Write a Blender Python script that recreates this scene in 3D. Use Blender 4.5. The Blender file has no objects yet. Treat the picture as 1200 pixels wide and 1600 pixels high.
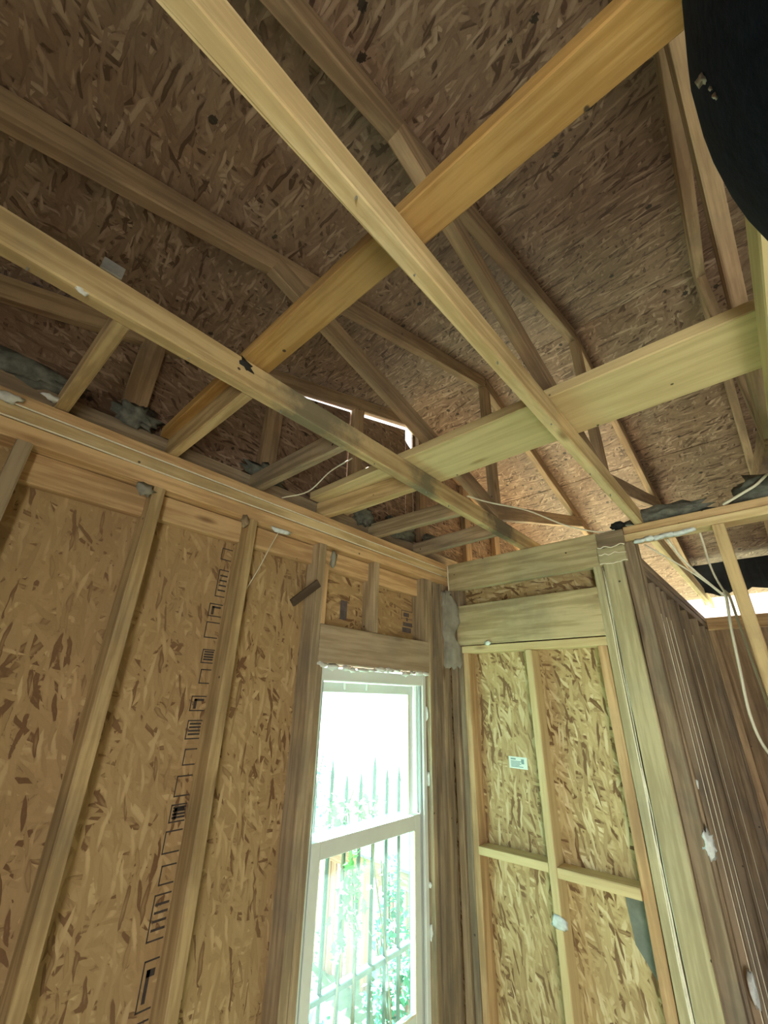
import bpy, bmesh, math, random
from mathutils import Vector, Matrix, noise
random.seed(7)
S = bpy.context.scene
COL = S.collection

# ------------------------------------------------------------------ camera
ZC = 1.75
cam_d = bpy.data.cameras.new('camera')
cam = bpy.data.objects.new('camera', cam_d)
COL.objects.link(cam)
cam_d.sensor_fit = 'HORIZONTAL'
cam_d.sensor_width = 36.0
cam_d.lens = 36.0 * 646.9 / 1200.0
cam_d.clip_start = 0.01
R_ = Vector((0.7396, 0.6727, 0.0216))
D_ = Vector((-0.2607, 0.3160, -0.9122))
F_ = Vector((-0.6205, 0.6690, 0.4091))
m = Matrix.Identity(4)
for i in range(3):
    m[i][0] = R_[i]; m[i][1] = -D_[i]; m[i][2] = -F_[i]; m[i][3] = (0, 0, ZC)[i]
cam.matrix_world = m
S.camera = cam

# ------------------------------------------------------------------ light
S.view_settings.view_transform = 'Standard'
S.view_settings.look = 'None'
S.view_settings.gamma = 1.0
S.view_settings.use_curve_mapping = False
S.view_settings.exposure = 1.1

world = bpy.data.worlds.new('overcast_sky')
S.world = world
world.use_nodes = True
wn = world.node_tree.nodes
wn['Background'].inputs[0].default_value = (0.93, 0.98, 1.0, 1)
wn['Background'].inputs[1].default_value = 1.6


def area_light(name, loc, target, sx, sy, power, color):
    d = bpy.data.lights.new(name, 'AREA')
    d.shape = 'RECTANGLE'; d.size = sx; d.size_y = sy
    d.energy = power; d.color = color
    o = bpy.data.objects.new(name, d)
    COL.objects.link(o)
    o.location = loc
    o.rotation_euler = (Vector(target) - Vector(loc)).to_track_quat('-Z', 'Y').to_euler()
    return o


# sun high on the window side: strikes the ground outside, the porch and the floor inside the window
sun_d = bpy.data.lights.new('sun_left_offscreen', 'SUN')
sun_d.energy = 46.0; sun_d.color = (1.0, 0.94, 0.84); sun_d.angle = math.radians(1.0)
sun = bpy.data.objects.new('sun_left_offscreen', sun_d); COL.objects.link(sun)
sun.location = (-6, 3, 9)
sun.rotation_euler = Vector((.56, -.14, -.82)).to_track_quat('-Z', 'Y').to_euler()
# area light added in an unseen, assumed doorway to light camera-facing surfaces
area_light('doorway_fill_offscreen', (1.052, -1.02, 1.03), (1.052, 1.0, 1.03), 0.88, 2.0, 32, (1.0, 0.95, 0.86))


# ------------------------------------------------------------------ materials
def nodes(name):
    mt = bpy.data.materials.new(name)
    mt.use_nodes = True
    t = mt.node_tree
    return mt, t, t.nodes['Principled BSDF']


def nd(t, kind, **kw):
    n = t.nodes.new(kind)
    for k, v in kw.items():
        setattr(n, k, v)
    return n


def mth(t, op, a, b=None, c=None):
    n = nd(t, 'ShaderNodeMath', operation=op)
    for i, v in enumerate((a, b, c)):
        if v is None: continue
        if isinstance(v, (int, float)): n.inputs[i].default_value = v
        else: t.links.new(v, n.inputs[i])
    return n.outputs[0]


def vmath(t, op, a, b):
    n = nd(t, 'ShaderNodeVectorMath', operation=op)
    for i, v in enumerate((a, b)):
        if isinstance(v, tuple): n.inputs[i].default_value = v
        else: t.links.new(v, n.inputs[i])
    return n.outputs[0]


def mix(t, fac, a, b, mode='MIX'):
    n = nd(t, 'ShaderNodeMix', data_type='RGBA', blend_type=mode)
    for s, v in ((n.inputs[0], fac), (n.inputs[6], a), (n.inputs[7], b)):
        if isinstance(v, (int, float)): s.default_value = v
        elif isinstance(v, tuple): s.default_value = (*v, 1)
        else: t.links.new(v, s)
    return n.outputs[2]


def ramp(t, fac, stops):
    n = nd(t, 'ShaderNodeValToRGB')
    e = n.color_ramp.elements
    while len(e) > 1: e.remove(e[0])
    for i, (p, c) in enumerate(stops):
        el = e[0] if i == 0 else e.new(p)
        el.position = p
        el.color = (*c, 1) if isinstance(c, tuple) else (c, c, c, 1)
    t.links.new(fac, n.inputs[0])
    return n.outputs[0]


def coords(t):
    tc = nd(t, 'ShaderNodeTexCoord')
    oi = nd(t, 'ShaderNodeObjectInfo')
    off = nd(t, 'ShaderNodeCombineXYZ')
    t.links.new(mth(t, 'MULTIPLY', oi.outputs['Random'], 37.0), off.inputs[0])
    t.links.new(mth(t, 'MULTIPLY', oi.outputs['Random'], 91.0), off.inputs[1])
    t.links.new(mth(t, 'MULTIPLY', oi.outputs['Random'], 53.0), off.inputs[2])
    return vmath(t, 'ADD', tc.outputs['Object'], off.outputs[0]), oi.outputs['Random']


def noise_tex(t, v, scale, detail=3, rough=.5):
    n = nd(t, 'ShaderNodeTexNoise')
    n.inputs['Scale'].default_value = scale
    n.inputs['Detail'].default_value = detail
    n.inputs['Roughness'].default_value = rough
    t.links.new(v, n.inputs['Vector'])
    return n.outputs['Fac']


def voro(t, v, scale, feature='F1', dims='3D', rnd=1):
    n = nd(t, 'ShaderNodeTexVoronoi', feature=feature, voronoi_dimensions=dims)
    n.inputs['Scale'].default_value = scale
    n.inputs['Randomness'].default_value = rnd
    t.links.new(v, n.inputs['Vector'])
    return n


def wood(name, light, dark, dirt=(.10, .085, .07), dirt_amt=.45, rough=.75, knots=True, vary=.25, bands=None, dots=.45):
    """sawn lumber, grain along local X"""
    mt, t, b = nodes(name)
    v, rnd = coords(t)
    g = vmath(t, 'MULTIPLY', v, (1.1, 16, 16))
    grain = noise_tex(t, g, 2.2, 5, .6)
    fine = noise_tex(t, vmath(t, 'MULTIPLY', v, (4, 90, 90)), 2.0, 2)
    col = ramp(t, grain, [(.32, tuple(c * .85 for c in dark)), (.45, dark), (.56, light), (.75, tuple(min(1, c * 1.12) for c in light))])
    col = mix(t, mth(t, 'MULTIPLY', fine, .35), col, dark)
    if knots:
        kv = voro(t, vmath(t, 'MULTIPLY', v, (3.2, 11, 11)), 1.0)
        sep = nd(t, 'ShaderNodeSeparateColor'); t.links.new(kv.outputs['Color'], sep.inputs[0])
        kd = mth(t, 'ADD', kv.outputs['Distance'], mth(t, 'MULTIPLY', grain, .14))
        k = mth(t, 'MULTIPLY', ramp(t, kd, [(.13, 1.), (.19, .55), (.26, 0.)]), mth(t, 'GREATER_THAN', sep.outputs[0], .72))
        col = mix(t, mth(t, 'MULTIPLY', k, .85), col, (dark[0] * .45, dark[1] * .36, dark[2] * .3))
        nv = voro(t, v, 11.0)
        sep2 = nd(t, 'ShaderNodeSeparateColor'); t.links.new(nv.outputs['Color'], sep2.inputs[0])
        k2 = mth(t, 'MULTIPLY', ramp(t, mth(t, 'ADD', nv.outputs['Distance'], mth(t, 'MULTIPLY', fine, .03)), [(.06, 1.), (.085, 0.)]), mth(t, 'GREATER_THAN', sep2.outputs[1], 1 - dots))
        col = mix(t, mth(t, 'MULTIPLY', k2, .9), col, (.03, .022, .016))
    if bands:
        tc2 = nd(t, 'ShaderNodeTexCoord'); sx = nd(t, 'ShaderNodeSeparateXYZ'); t.links.new(tc2.outputs['Object'], sx.inputs[0])
        ln = noise_tex(t, v, 9.0, 5, .65)
        for (c0, hw, bc) in bands:
            dd = mth(t, 'DIVIDE', mth(t, 'ABSOLUTE', mth(t, 'SUBTRACT', sx.outputs[0], c0)), hw)
            mk = ramp(t, mth(t, 'ADD', mth(t, 'MULTIPLY', dd, .55), ln), [(.62, 1.), (.95, 0.)])
            col = mix(t, mth(t, 'MULTIPLY', mk, .8), col, bc)
    big = noise_tex(t, v, 3.0, 5, .62)
    col = mix(t, mth(t, 'MULTIPLY', ramp(t, big, [(.45, 0.0), (.72, 1.0)]), dirt_amt), col, dirt)
    br = mth(t, 'ADD', mth(t, 'MULTIPLY', rnd, vary), 1 - vary / 2)
    hsv = nd(t, 'ShaderNodeHueSaturation'); t.links.new(col, hsv.inputs['Color']); t.links.new(br, hsv.inputs['Value'])
    t.links.new(hsv.outputs[0], b.inputs['Base Color'])
    b.inputs['Roughness'].default_value = rough
    b.inputs['Specular IOR Level'].default_value = .25
    bp = nd(t, 'ShaderNodeBump'); bp.inputs['Strength'].default_value = .25; bp.inputs['Distance'].default_value = .004
    t.links.new(mth(t, 'ADD', grain, mth(t, 'MULTIPLY', fine, .5)), bp.inputs['Height'])
    t.links.new(bp.outputs[0], b.inputs['Normal'])
    return mt


def osb(name, pal, size=1.0, spots=.0, rough=.7, stain=None, spec=.3, bump=.35, dk=.0):
    """strand board: layered elongated flakes, local XY plane; pal = dark, low, mid, high, pale"""
    mt, t, b = nodes(name)
    v, rnd = coords(t)
    wn_ = nd(t, 'ShaderNodeTexNoise'); wn_.inputs['Scale'].default_value = 14; wn_.inputs['Detail'].default_value = 2
    t.links.new(v, wn_.inputs['Vector'])
    warp = vmath(t, 'MULTIPLY', vmath(t, 'SUBTRACT', wn_.outputs['Color'], (.5, .5, .5)), (.022, .022, 0))
    v2 = vmath(t, 'ADD', v, warp)
    tone = None
    for i, (ang, th, l, w) in enumerate([(12, 0, .085, .020), (64, .45, .07, .015), (-22, .42, .09, .017), (-66, .55, .06, .013), (30, .5, .10, .018),
                                        (96, .62, .06, .012), (-44, .60, .08, .014), (4, .62, .095, .013), (-12, .72, .07, .010)]):
        mp = nd(t, 'ShaderNodeMapping', vector_type='TEXTURE')
        mp.inputs['Rotation'].default_value = (0, 0, math.radians(ang))
        mp.inputs['Location'].default_value = (i * 3.1, i * 1.7, 0)
        mp.inputs['Scale'].default_value = (l * size, w * size, 1)
        t.links.new(v2, mp.inputs['Vector'])
        vo = voro(t, mp.outputs[0], 1.0, dims='2D')
        sp = nd(t, 'ShaderNodeSeparateColor'); t.links.new(vo.outputs['Color'], sp.inputs[0])
        shade = mth(t, 'SUBTRACT', sp.outputs[0], mth(t, 'MULTIPLY', vo.outputs['Distance'], .22))
        if tone is None: tone = shade
        else:
            msk = mth(t, 'MULTIPLY', mth(t, 'GREATER_THAN', sp.outputs[1], th), ramp(t, vo.outputs['Distance'], [(.45, 1.), (.62, .35)]))
            mx = nd(t, 'ShaderNodeMix', data_type='FLOAT')
            t.links.new(msk, mx.inputs[0]); t.links.new(tone, mx.inputs[2]); t.links.new(shade, mx.inputs[3])
            tone = mx.outputs[0]
    col = ramp(t, tone, [(.0, pal[0]), (dk, pal[0]), (dk + .10, pal[1]), (.42, pal[2]), (.68, pal[3]), (.95, pal[4])])
    fib = noise_tex(t, vmath(t, 'MULTIPLY', v2, (60, 60, 1)), 3, 3, .6)
    col = mix(t, mth(t, 'MULTIPLY', fib, .25), col, pal[1])
    big = noise_tex(t, v, 1.3, 4, .6)
    col = mix(t, mth(t, 'MULTIPLY', ramp(t, big, [(.42, 0.), (.75, 1.)]), .45), col, stain or pal[1])
    if spots:
        sv = voro(t, v, 16.0)
        s2 = nd(t, 'ShaderNodeSeparateColor'); t.links.new(sv.outputs['Color'], s2.inputs[0])
        k = mth(t, 'MULTIPLY', mth(t, 'LESS_THAN', mth(t, 'ADD', sv.outputs['Distance'], mth(t, 'MULTIPLY', fib, .3)), .33), mth(t, 'GREATER_THAN', s2.outputs[1], 1 - spots))
        col = mix(t, mth(t, 'MULTIPLY', k, .9), col, (.012, .008, .006))
    hsv = nd(t, 'ShaderNodeHueSaturation'); t.links.new(col, hsv.inputs['Color'])
    t.links.new(mth(t, 'ADD', mth(t, 'MULTIPLY', rnd, .12), .94), hsv.inputs['Value'])
    t.links.new(hsv.outputs[0], b.inputs['Base Color'])
    b.inputs['Roughness'].default_value = rough
    b.inputs['Specular IOR Level'].default_value = spec
    bp = nd(t, 'ShaderNodeBump'); bp.inputs['Strength'].default_value = bump; bp.inputs['Distance'].default_value = .004
    t.links.new(mth(t, 'ADD', tone, mth(t, 'MULTIPLY', fib, .4)), bp.inputs['Height'])
    t.links.new(bp.outputs[0], b.inputs['Normal'])
    return mt


def plain(name, col, rough=.6, var=.15, scale=12, spec=.4, metal=0, bump=.15):
    mt, t, b = nodes(name)
    v, rnd = coords(t)
    n = noise_tex(t, v, scale, 4, .6)
    c = ramp(t, n, [(.3, tuple(max(0, x * (1 - var)) for x in col)), (.7, tuple(min(1, x * (1 + var)) for x in col))])
    t.links.new(c, b.inputs['Base Color'])
    b.inputs['Roughness'].default_value = rough
    b.inputs['Specular IOR Level'].default_value = spec
    b.inputs['Metallic'].default_value = metal
    bp = nd(t, 'ShaderNodeBump'); bp.inputs['Strength'].default_value = bump; bp.inputs['Distance'].default_value = .003
    t.links.new(n, bp.inputs['Height']); t.links.new(bp.outputs[0], b.inputs['Normal'])
    return mt


M = {}
M['joist'] = wood('joist_pine', (.66, .53, .31), (.51, .38, .20), dirt_amt=.35)
M['joist_dusty'] = wood('dusty_joist_pine', (.66, .51, .28), (.50, .36, .18), dirt_amt=.35, bands=((-1.25, .30, (.15, .145, .105)), (-.65, .16, (.13, .13, .10)), (.05, .25, (.09, .09, .08))))
M['stud'] = wood('stud_pine', (.56, .42, .23), (.40, .28, .14), dirt_amt=.4)
M['stud_grey'] = wood('weathered_stud', (.42, .33, .22), (.28, .21, .13), dirt=(.13, .12, .11), dirt_amt=.6)
M['plate'] = wood('plate_pine', (.64, .45, .25), (.48, .31, .16), dirt_amt=.25)
M['fresh'] = wood('fresh_board', (.64, .53, .30), (.58, .46, .25), dirt_amt=.06, vary=.08)
M['orange'] = wood('amber_board', (.46, .285, .105), (.35, .20, .062), dirt_amt=.3, vary=.1)
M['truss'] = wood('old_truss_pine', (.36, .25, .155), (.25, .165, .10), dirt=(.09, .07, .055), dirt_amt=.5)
M['header'] = wood('header_pine', (.58, .49, .30), (.42, .34, .19), dirt=(.17, .16, .12), dirt_amt=.5)
M['header_grey'] = wood('dusty_header', (.44, .35, .25), (.34, .265, .18), dirt=(.27, .25, .22), dirt_amt=.6)
M['post'] = wood('post_pine', (.52, .47, .30), (.40, .35, .21), dirt=(.25, .25, .19), dirt_amt=.45)
M['rough'] = wood('rough_brown_shaded_stud', (.33, .26, .18), (.22, .165, .11), dirt=(.12, .11, .10), dirt_amt=.65)  # weathered brown; on wall_side its darkness also paints in the unlit room
M['redwood'] = wood('red_stained_board', (.52, .24, .19), (.36, .15, .12), dirt_amt=.2)
M['scrap'] = wood('dark_scrap_wood', (.13, .095, .07), (.07, .05, .035), dirt_amt=.3)
M['osb_wall'] = osb('strand_board_wall', ((.15, .075, .035), (.35, .235, .115), (.41, .28, .14), (.445, .31, .16), (.58, .43, .24)), size=1.15, stain=(.31, .21, .12))
M['osb_back'] = osb('strand_board_pale', ((.13, .065, .03), (.33, .23, .11), (.47, .36, .18), (.56, .45, .24), (.74, .65, .42)), size=1.2, stain=(.36, .25, .14), dk=.03, bump=.6)
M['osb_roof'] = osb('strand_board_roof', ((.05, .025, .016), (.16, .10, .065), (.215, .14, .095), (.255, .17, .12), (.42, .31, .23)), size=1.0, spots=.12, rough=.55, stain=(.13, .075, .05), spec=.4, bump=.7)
M['vinyl'] = plain('white_vinyl', (.70, .76, .75), .4, .05, 6)
M['vinyl_dk'] = plain('grey_vinyl_track', (.36, .40, .41), .5, .1, 6)
M['plaster'] = plain('torn_plaster', (.66, .68, .66), .9, .18, 30, bump=.6)
M['foam'] = plain('white_putty', (.62, .68, .70), .85, .2, 40, bump=.8)
M['caulk'] = plain('cream_caulk', (.80, .76, .62), .7, .1, 60)
M['membrane'] = plain('grey_membrane', (.26, .25, .21), .8, .25, 14, bump=.5)
M['insul'] = plain('dusty_insulation', (.13, .135, .115), .95, .5, 25, bump=1.)
M['cable'] = plain('cream_cable', (.66, .63, .52), .5, .05)
M['galv'] = plain('galvanised_metal', (.35, .36, .34), .45, .2, 30, metal=.6)
M['patch'] = plain('grey_green_felt', (.17, .19, .165), .9, .2, 20)
M['ink'] = plain('black_ink', (.06, .05, .045), .9, .3, 40)
M['inkgrey'] = plain('grey_ink', (.12, .10, .10), .9, .3, 40)
M['sticker'] = plain('white_paper', (.72, .84, .82), .6, .04)
M['stickink'] = plain('teal_print', (.22, .36, .38), .7, .1)
M['navy'] = plain('navy_cloth', (.012, .018, .036), .85, .25, 160, spec=.12, bump=.3)
M['fleck'] = plain('white_dust', (.50, .47, .43), .9, .1)
M['iron'] = plain('black_iron', (.03, .045, .05), .5, .2, 20)
M['leaf'] = plain('vine_leaf', (.16, .42, .12), .5, .35, 9)
M['leaf2'] = plain('shrub_leaf', (.10, .34, .22), .55, .4, 7)
M['vinewood'] = plain('vine_stem', (.14, .10, .07), .8, .2)
M['ground'] = plain('garden_soil', (.22, .25, .17), .95, .35, 5)
M['floor'] = wood('subfloor_wood', (.42, .33, .22), (.32, .24, .155), dirt_amt=.3)
M['felt'] = plain('black_felt', (.015, .016, .02), .95, .3, 20)
M['greenroof'] = plain('green_metal_roof', (.30, .52, .44), .5, .1, 5)
M['stucco'] = plain('pale_pink_stucco', (.85, .66, .74), .9, .08, 5)
M['paintgreen'] = plain('green_mildew', (.13, .18, .06), .9, .3, 40)
M['soot'] = plain('dark_soot', (.02, .02, .02), .95, .3, 40)


def glass_mat():
    mt = bpy.data.materials.new('dusty_glass'); mt.use_nodes = True
    t = mt.node_tree; t.nodes.clear()
    out = nd(t, 'ShaderNodeOutputMaterial')
    tr = nd(t, 'ShaderNodeBsdfTransparent'); tr.inputs[0].default_value = (.74, .97, .95, 1)
    gl = nd(t, 'ShaderNodeBsdfGlossy'); gl.inputs['Roughness'].default_value = .03
    tl = nd(t, 'ShaderNodeBsdfTranslucent'); tl.inputs[0].default_value = (.72, .95, .98, 1)
    m1 = nd(t, 'ShaderNodeMixShader'); m1.inputs[0].default_value = .05
    m2 = nd(t, 'ShaderNodeMixShader')
    tc = nd(t, 'ShaderNodeTexCoord')
    n = noise_tex(t, tc.outputs['Object'], 3.0, 4, .6)
    t.links.new(ramp(t, n, [(.3, .006), (.75, .022)]), m2.inputs[0])
    t.links.new(tr.outputs[0], m1.inputs[1]); t.links.new(gl.outputs[0], m1.inputs[2])
    t.links.new(m1.outputs[0], m2.inputs[1]); t.links.new(tl.outputs[0], m2.inputs[2])
    t.links.new(m2.outputs[0], out.inputs[0])
    return mt


M['glass'] = glass_mat()


# ------------------------------------------------------------------ builders
def link(name, me, mat, parent, mw):
    o = bpy.data.objects.new(name, me)
    COL.objects.link(o)
    if mat is not None and not me.materials: me.materials.append(M[mat])
    if parent is not None:
        o.parent = parent
        pw = PW.get(parent.name, Matrix.Identity(4))
        o.matrix_local = pw.inverted() @ mw
    else:
        o.matrix_local = mw
    PW[o.name] = mw.copy()
    return o


PW = {}


def tag(o, label, cat, group=None, kind=None):
    o['label'] = label; o['category'] = cat
    if group: o['group'] = group
    if kind: o['kind'] = kind
    return o


def root(name, loc, label, cat, group=None, kind=None):
    o = bpy.data.objects.new(name, None)
    COL.objects.link(o)
    o.empty_display_size = .05
    o.location = loc
    PW[o.name] = Matrix.Translation(loc)
    return tag(o, label, cat, group, kind)


def bar_mesh(L, W, T, bev=.003, seg=None, wob=.0012):
    """box, length X, width Y, thickness Z, slightly uneven sawn edges"""
    bm = bmesh.new()
    n = seg if seg is not None else max(1, min(7, int(L / .35)))
    bev = min(bev, W * .2, T * .2)
    prof = [(-W / 2 + bev, -T / 2), (W / 2 - bev, -T / 2), (W / 2, -T / 2 + bev), (W / 2, T / 2 - bev),
            (W / 2 - bev, T / 2), (-W / 2 + bev, T / 2), (-W / 2, T / 2 - bev), (-W / 2, -T / 2 + bev)]
    rings = []
    for i in range(n + 1):
        x = -L / 2 + L * i / n
        j = [(random.uniform(-wob, wob), random.uniform(-wob, wob)) for _ in range(4)]
        rings.append([bm.verts.new((x, p[0] + j[k // 2][0], p[1] + j[k // 2][1])) for k, p in enumerate(prof)])
    for a, b in zip(rings, rings[1:]):
        for k in range(8):
            bm.faces.new((a[k], a[(k + 1) % 8], b[(k + 1) % 8], b[k]))
    bm.faces.new(list(reversed(rings[0]))); bm.faces.new(rings[-1])
    bmesh.ops.recalc_face_normals(bm, faces=bm.faces)
    me = bpy.data.meshes.new('bar'); bm.to_mesh(me); bm.free()
    return me


AX = (Vector((1, 0, 0)), Vector((0, 1, 0)), Vector((0, 0, 1)))


def box(name, xr, yr, zr, mat, parent=None, bev=.003, seg=None, wob=.0012, lean=None):
    """axis-aligned piece of lumber or board; local X runs along the longest side, Z along the shortest"""
    r = (xr, yr, zr)
    d = [abs(a[1] - a[0]) for a in r]
    c = Vector([(a[0] + a[1]) / 2 for a in r])
    o = sorted(range(3), key=lambda i: -d[i])
    X, Y = AX[o[0]], AX[o[1]]
    Z = X.cross(Y)
    mw = Matrix((X, Y, Z)).transposed().to_4x4()
    mw.translation = c
    if lean: mw = Matrix.Translation(c) @ Matrix.Rotation(lean[1], 4, lean[0]) @ Matrix.Translation(-c) @ mw
    return link(name, bar_mesh(d[o[0]], d[o[1]], d[o[2]], bev, seg, wob), mat, parent, mw)


def beam(name, p0, p1, width, thick, wdir, mat, parent=None, bev=.003, seg=None, wob=.0012):
    """board from p0 to p1 (centre line); wdir = rough direction of its width"""
    p0, p1 = Vector(p0), Vector(p1)
    X = (p1 - p0).normalized()
    Z = X.cross(Vector(wdir)).normalized()
    Y = Z.cross(X)
    mw = Matrix((X, Y, Z)).transposed().to_4x4()
    mw.translation = (p0 + p1) / 2
    return link(name, bar_mesh((p1 - p0).length, width, thick, bev, seg, wob), mat, parent, mw)


def from_bm(name, bm, mat, parent=None, origin=(0, 0, 0), smooth=False):
    bmesh.ops.recalc_face_normals(bm, faces=bm.faces)
    o = Vector(origin)
    for v in bm.verts: v.co -= o
    me = bpy.data.meshes.new(name); bm.to_mesh(me); bm.free()
    if smooth:
        for p in me.polygons: p.use_smooth = True
    return link(name, me, mat, parent, Matrix.Translation(o))


def smooth_path(pts, n):
    P = [Vector(p) for p in pts]
    P = [P[0] * 2 - P[1]] + P + [P[-1] * 2 - P[-2]]
    out = []
    for i in range(1, len(P) - 2):
        for k in range(n):
            t = k / n
            a, b, c, d = P[i - 1:i + 3]
            out.append(.5 * ((2 * b) + (c - a) * t + (2 * a - 5 * b + 4 * c - d) * t * t + (3 * b - a - 3 * c + d) * t ** 3))
    out.append(P[-2])
    return out


def tube(name, pts, r, mat, parent=None, n=6, sides=8, origin=None, r_end=None):
    path = smooth_path(pts, n)
    bm = bmesh.new(); rings = []
    for i, p in enumerate(path):
        d = (path[min(i + 1, len(path) - 1)] - path[max(i - 1, 0)]).normalized()
        u = d.cross(Vector((.31, .17, .93))).normalized(); w = d.cross(u)
        rr = r if r_end is None else r + (r_end - r) * i / (len(path) - 1)
        rings.append([bm.verts.new(p + (u * math.cos(a) + w * math.sin(a)) * rr) for a in [2 * math.pi * k / sides for k in range(sides)]])
    for a, b in zip(rings, rings[1:]):
        for k in range(sides): bm.faces.new((a[k], a[(k + 1) % sides], b[(k + 1) % sides], b[k]))
    bm.faces.new(rings[0]); bm.faces.new(rings[-1])
    return from_bm(name, bm, mat, parent, origin if origin is not None else path[0], True)


def lump(name, loc, size, mat, parent=None, seed=0, rough=.35, freq=3.0, sub=3):
    """torn or crumbly blob"""
    bm = bmesh.new()
    bmesh.ops.create_icosphere(bm, subdivisions=sub, radius=1)
    for v in bm.verts:
        k = 1 + rough * noise.noise(v.co * freq + Vector((seed * 3.7, seed, 0))) * 2
        v.co = Vector((v.co.x * k * size[0], v.co.y * k * size[1], v.co.z * k * size[2])) + Vector(loc)
    return from_bm(name, bm, mat, parent, loc, True)


def join_boxes(name, lst, mat, parent, origin, basis):
    """thin strokes of print on one surface: (u0,u1,v0,v1) rectangles, basis=(U,V,N)"""
    bm = bmesh.new()
    U, V, N = [Vector(a) for a in basis]
    O = Vector(origin)
    for (u0, u1, v0, v1) in lst:
        q = [bm.verts.new(O + U * u + V * v + N * h) for h in (0, .0008) for (u, v) in ((u0, v0), (u1, v0), (u1, v1), (u0, v1))]
        for f in ((0, 1, 2, 3), (4, 5, 6, 7), (0, 1, 5, 4), (1, 2, 6, 5), (2, 3, 7, 6), (3, 0, 4, 7)):
            bm.faces.new([q[i] for i in f])
    return from_bm(name, bm, mat, parent, origin)


# ------------------------------------------------------------------ roof geometry
RY, RZ, SL = 1.95, 3.56, .31          # ridge (underside of the top chords) and pitch
def chord_z(y): return RZ - SL * abs(y - RY)
EAVE0, EAVE1 = -1.15, 5.05

# ------------------------------------------------------------------ setting: floor and ground
fl = root('floor', (0.5, 1.5, 0), 'plank subfloor of the gutted house', 'floor', kind='structure')
for i in range(22):
    x0 = -1.6 + i * .20
    box('plank', (x0 + .002, x0 + .198), (-1.0, 4.6), (-.03, 0), 'floor', fl, seg=1)
gr = bpy.data.objects.new('x', None)
bm = bmesh.new()
N = 24
vs = [[bm.verts.new((-40 + 80 * i / N, -40 + 80 * j / N, -.62 + .05 * noise.noise(Vector((i * .7, j * .7, 0))))) for j in range(N + 1)] for i in range(N + 1)]
for i in range(N):
    for j in range(N): bm.faces.new((vs[i][j], vs[i + 1][j], vs[i + 1][j + 1], vs[i][j + 1]))
g = from_bm('ground', bm, 'ground', None, (0, 0, -.62))
tag(g, 'bare garden soil outside the house', 'ground', kind='structure')
bpy.data.objects.remove(gr)

# ------------------------------------------------------------------ wall_left (the window wall)
XI, XO = -1.50, -1.59                  # inner stud faces, inner face of the sheathing
wl = root('wall_left', (XI, 0.65, 0), 'open stud wall with strand board sheathing around the window', 'wall', kind='structure')
WY0, WY1, WZ0, WZ1 = 1.25, 2.03, .42, 1.88     # rough opening
# sheathing boards
box('sheathing_panel', (XO - .012, XO), (-.42, .7915), (0, 2.57), 'osb_wall', wl, seg=1, bev=.001, wob=0)
box('sheathing_panel', (XO - .012, XO), (-1.0, -.4205), (0, 2.57), 'osb_wall', wl, seg=1, bev=.001, wob=0)
box('sheathing_panel', (XO - .012, XO), (.792, WY0), (0, 2.57), 'osb_wall', wl, seg=1, bev=.001, wob=0)
box('sheathing_panel', (XO - .012, XO), (WY0, WY1), (WZ1, 2.57), 'osb_wall', wl, seg=1, bev=.001, wob=0)
box('sheathing_panel', (XO - .012, XO), (WY0, WY1), (0, WZ0), 'osb_wall', wl, seg=1, bev=.001, wob=0)
box('sheathing_panel', (XO - .012, XO), (WY1, 2.35), (0, 2.57), 'osb_wall', wl, seg=1, bev=.001, wob=0)
# plates: three plies with cream seams
for z0, z1, mt in ((2.424, 2.478, 'plate'), (2.482, 2.523, 'joist'), (2.527, 2.568, 'plate')):
    box('top_plate', (XO, XI + (.004 if mt == 'joist' else 0)), (-1.0, 2.34), (z0, z1), mt, wl)
for z in (2.480, 2.525):
    tube('caulk_seam', [(XI + .004, y, z + random.uniform(-.0015, .0015)) for y in [-.9 + .26 * i for i in range(13)]], .003, 'caulk', wl, n=3, sides=6)
box('bottom_plate', (XO, XI), (-1.0, 2.34), (0, .04), 'stud', wl)
# studs
for y, mt in ((-.80, 'stud'), (-.40, 'stud'), (.02, 'stud_grey'), (.410, 'stud'), (.790, 'stud'), (1.175, 'stud_grey')):
    w = .040
    box('stud', (XO, XI), (y, y + w), (.04, 2.424), mt, wl, wob=.002)
box('stud', (XO, XI - .002), (1.2165, 1.249), (.04, WZ1), 'stud_grey', wl)
box('stud', (XO, XI - .004), (1.56, 1.598), (2.052, 2.424), 'stud_grey', wl)
box('stud', (XO, XI - .006), (1.217, 1.245), (2.052, 2.33), 'plate', wl)
for y0, y1, mt, dx in ((2.032, 2.068, 'stud_grey', 0), (2.105, 2.140, 'rough', -.012), (2.165, 2.203, 'stud_grey', .0), (2.206, 2.246, 'rough', -.006)):
    box('stud', (XO, XI + dx), (y0, y1), (.04, 2.424), mt, wl, wob=.002)
box('stud', (XO, XI - .004), (1.990, 2.028), (2.052, 2.424), 'stud_grey', wl)
# nailers under the plate, against the sheathing
for y0, y1 in ((.062, .408), (.452, .788), (.832, 1.173), (1.247, 1.558), (1.60, 1.988)):
    box('nailer', (XO, XO + .038), (y0, y1), (2.325 + random.uniform(-.006, .006), 2.421), 'plate', wl)
# window header and sill framing
box('header', (XO, XI), (1.217, 2.03), (1.885, 2.050), 'header_grey', wl)
box('rough_sill', (XO, XI), (WY0, WY1), (WZ0 - .04, WZ0), 'rough', wl)
box('stud', (XO, XI), (1.62, 1.66), (.04, WZ0 - .04), 'stud_grey', wl)
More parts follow.
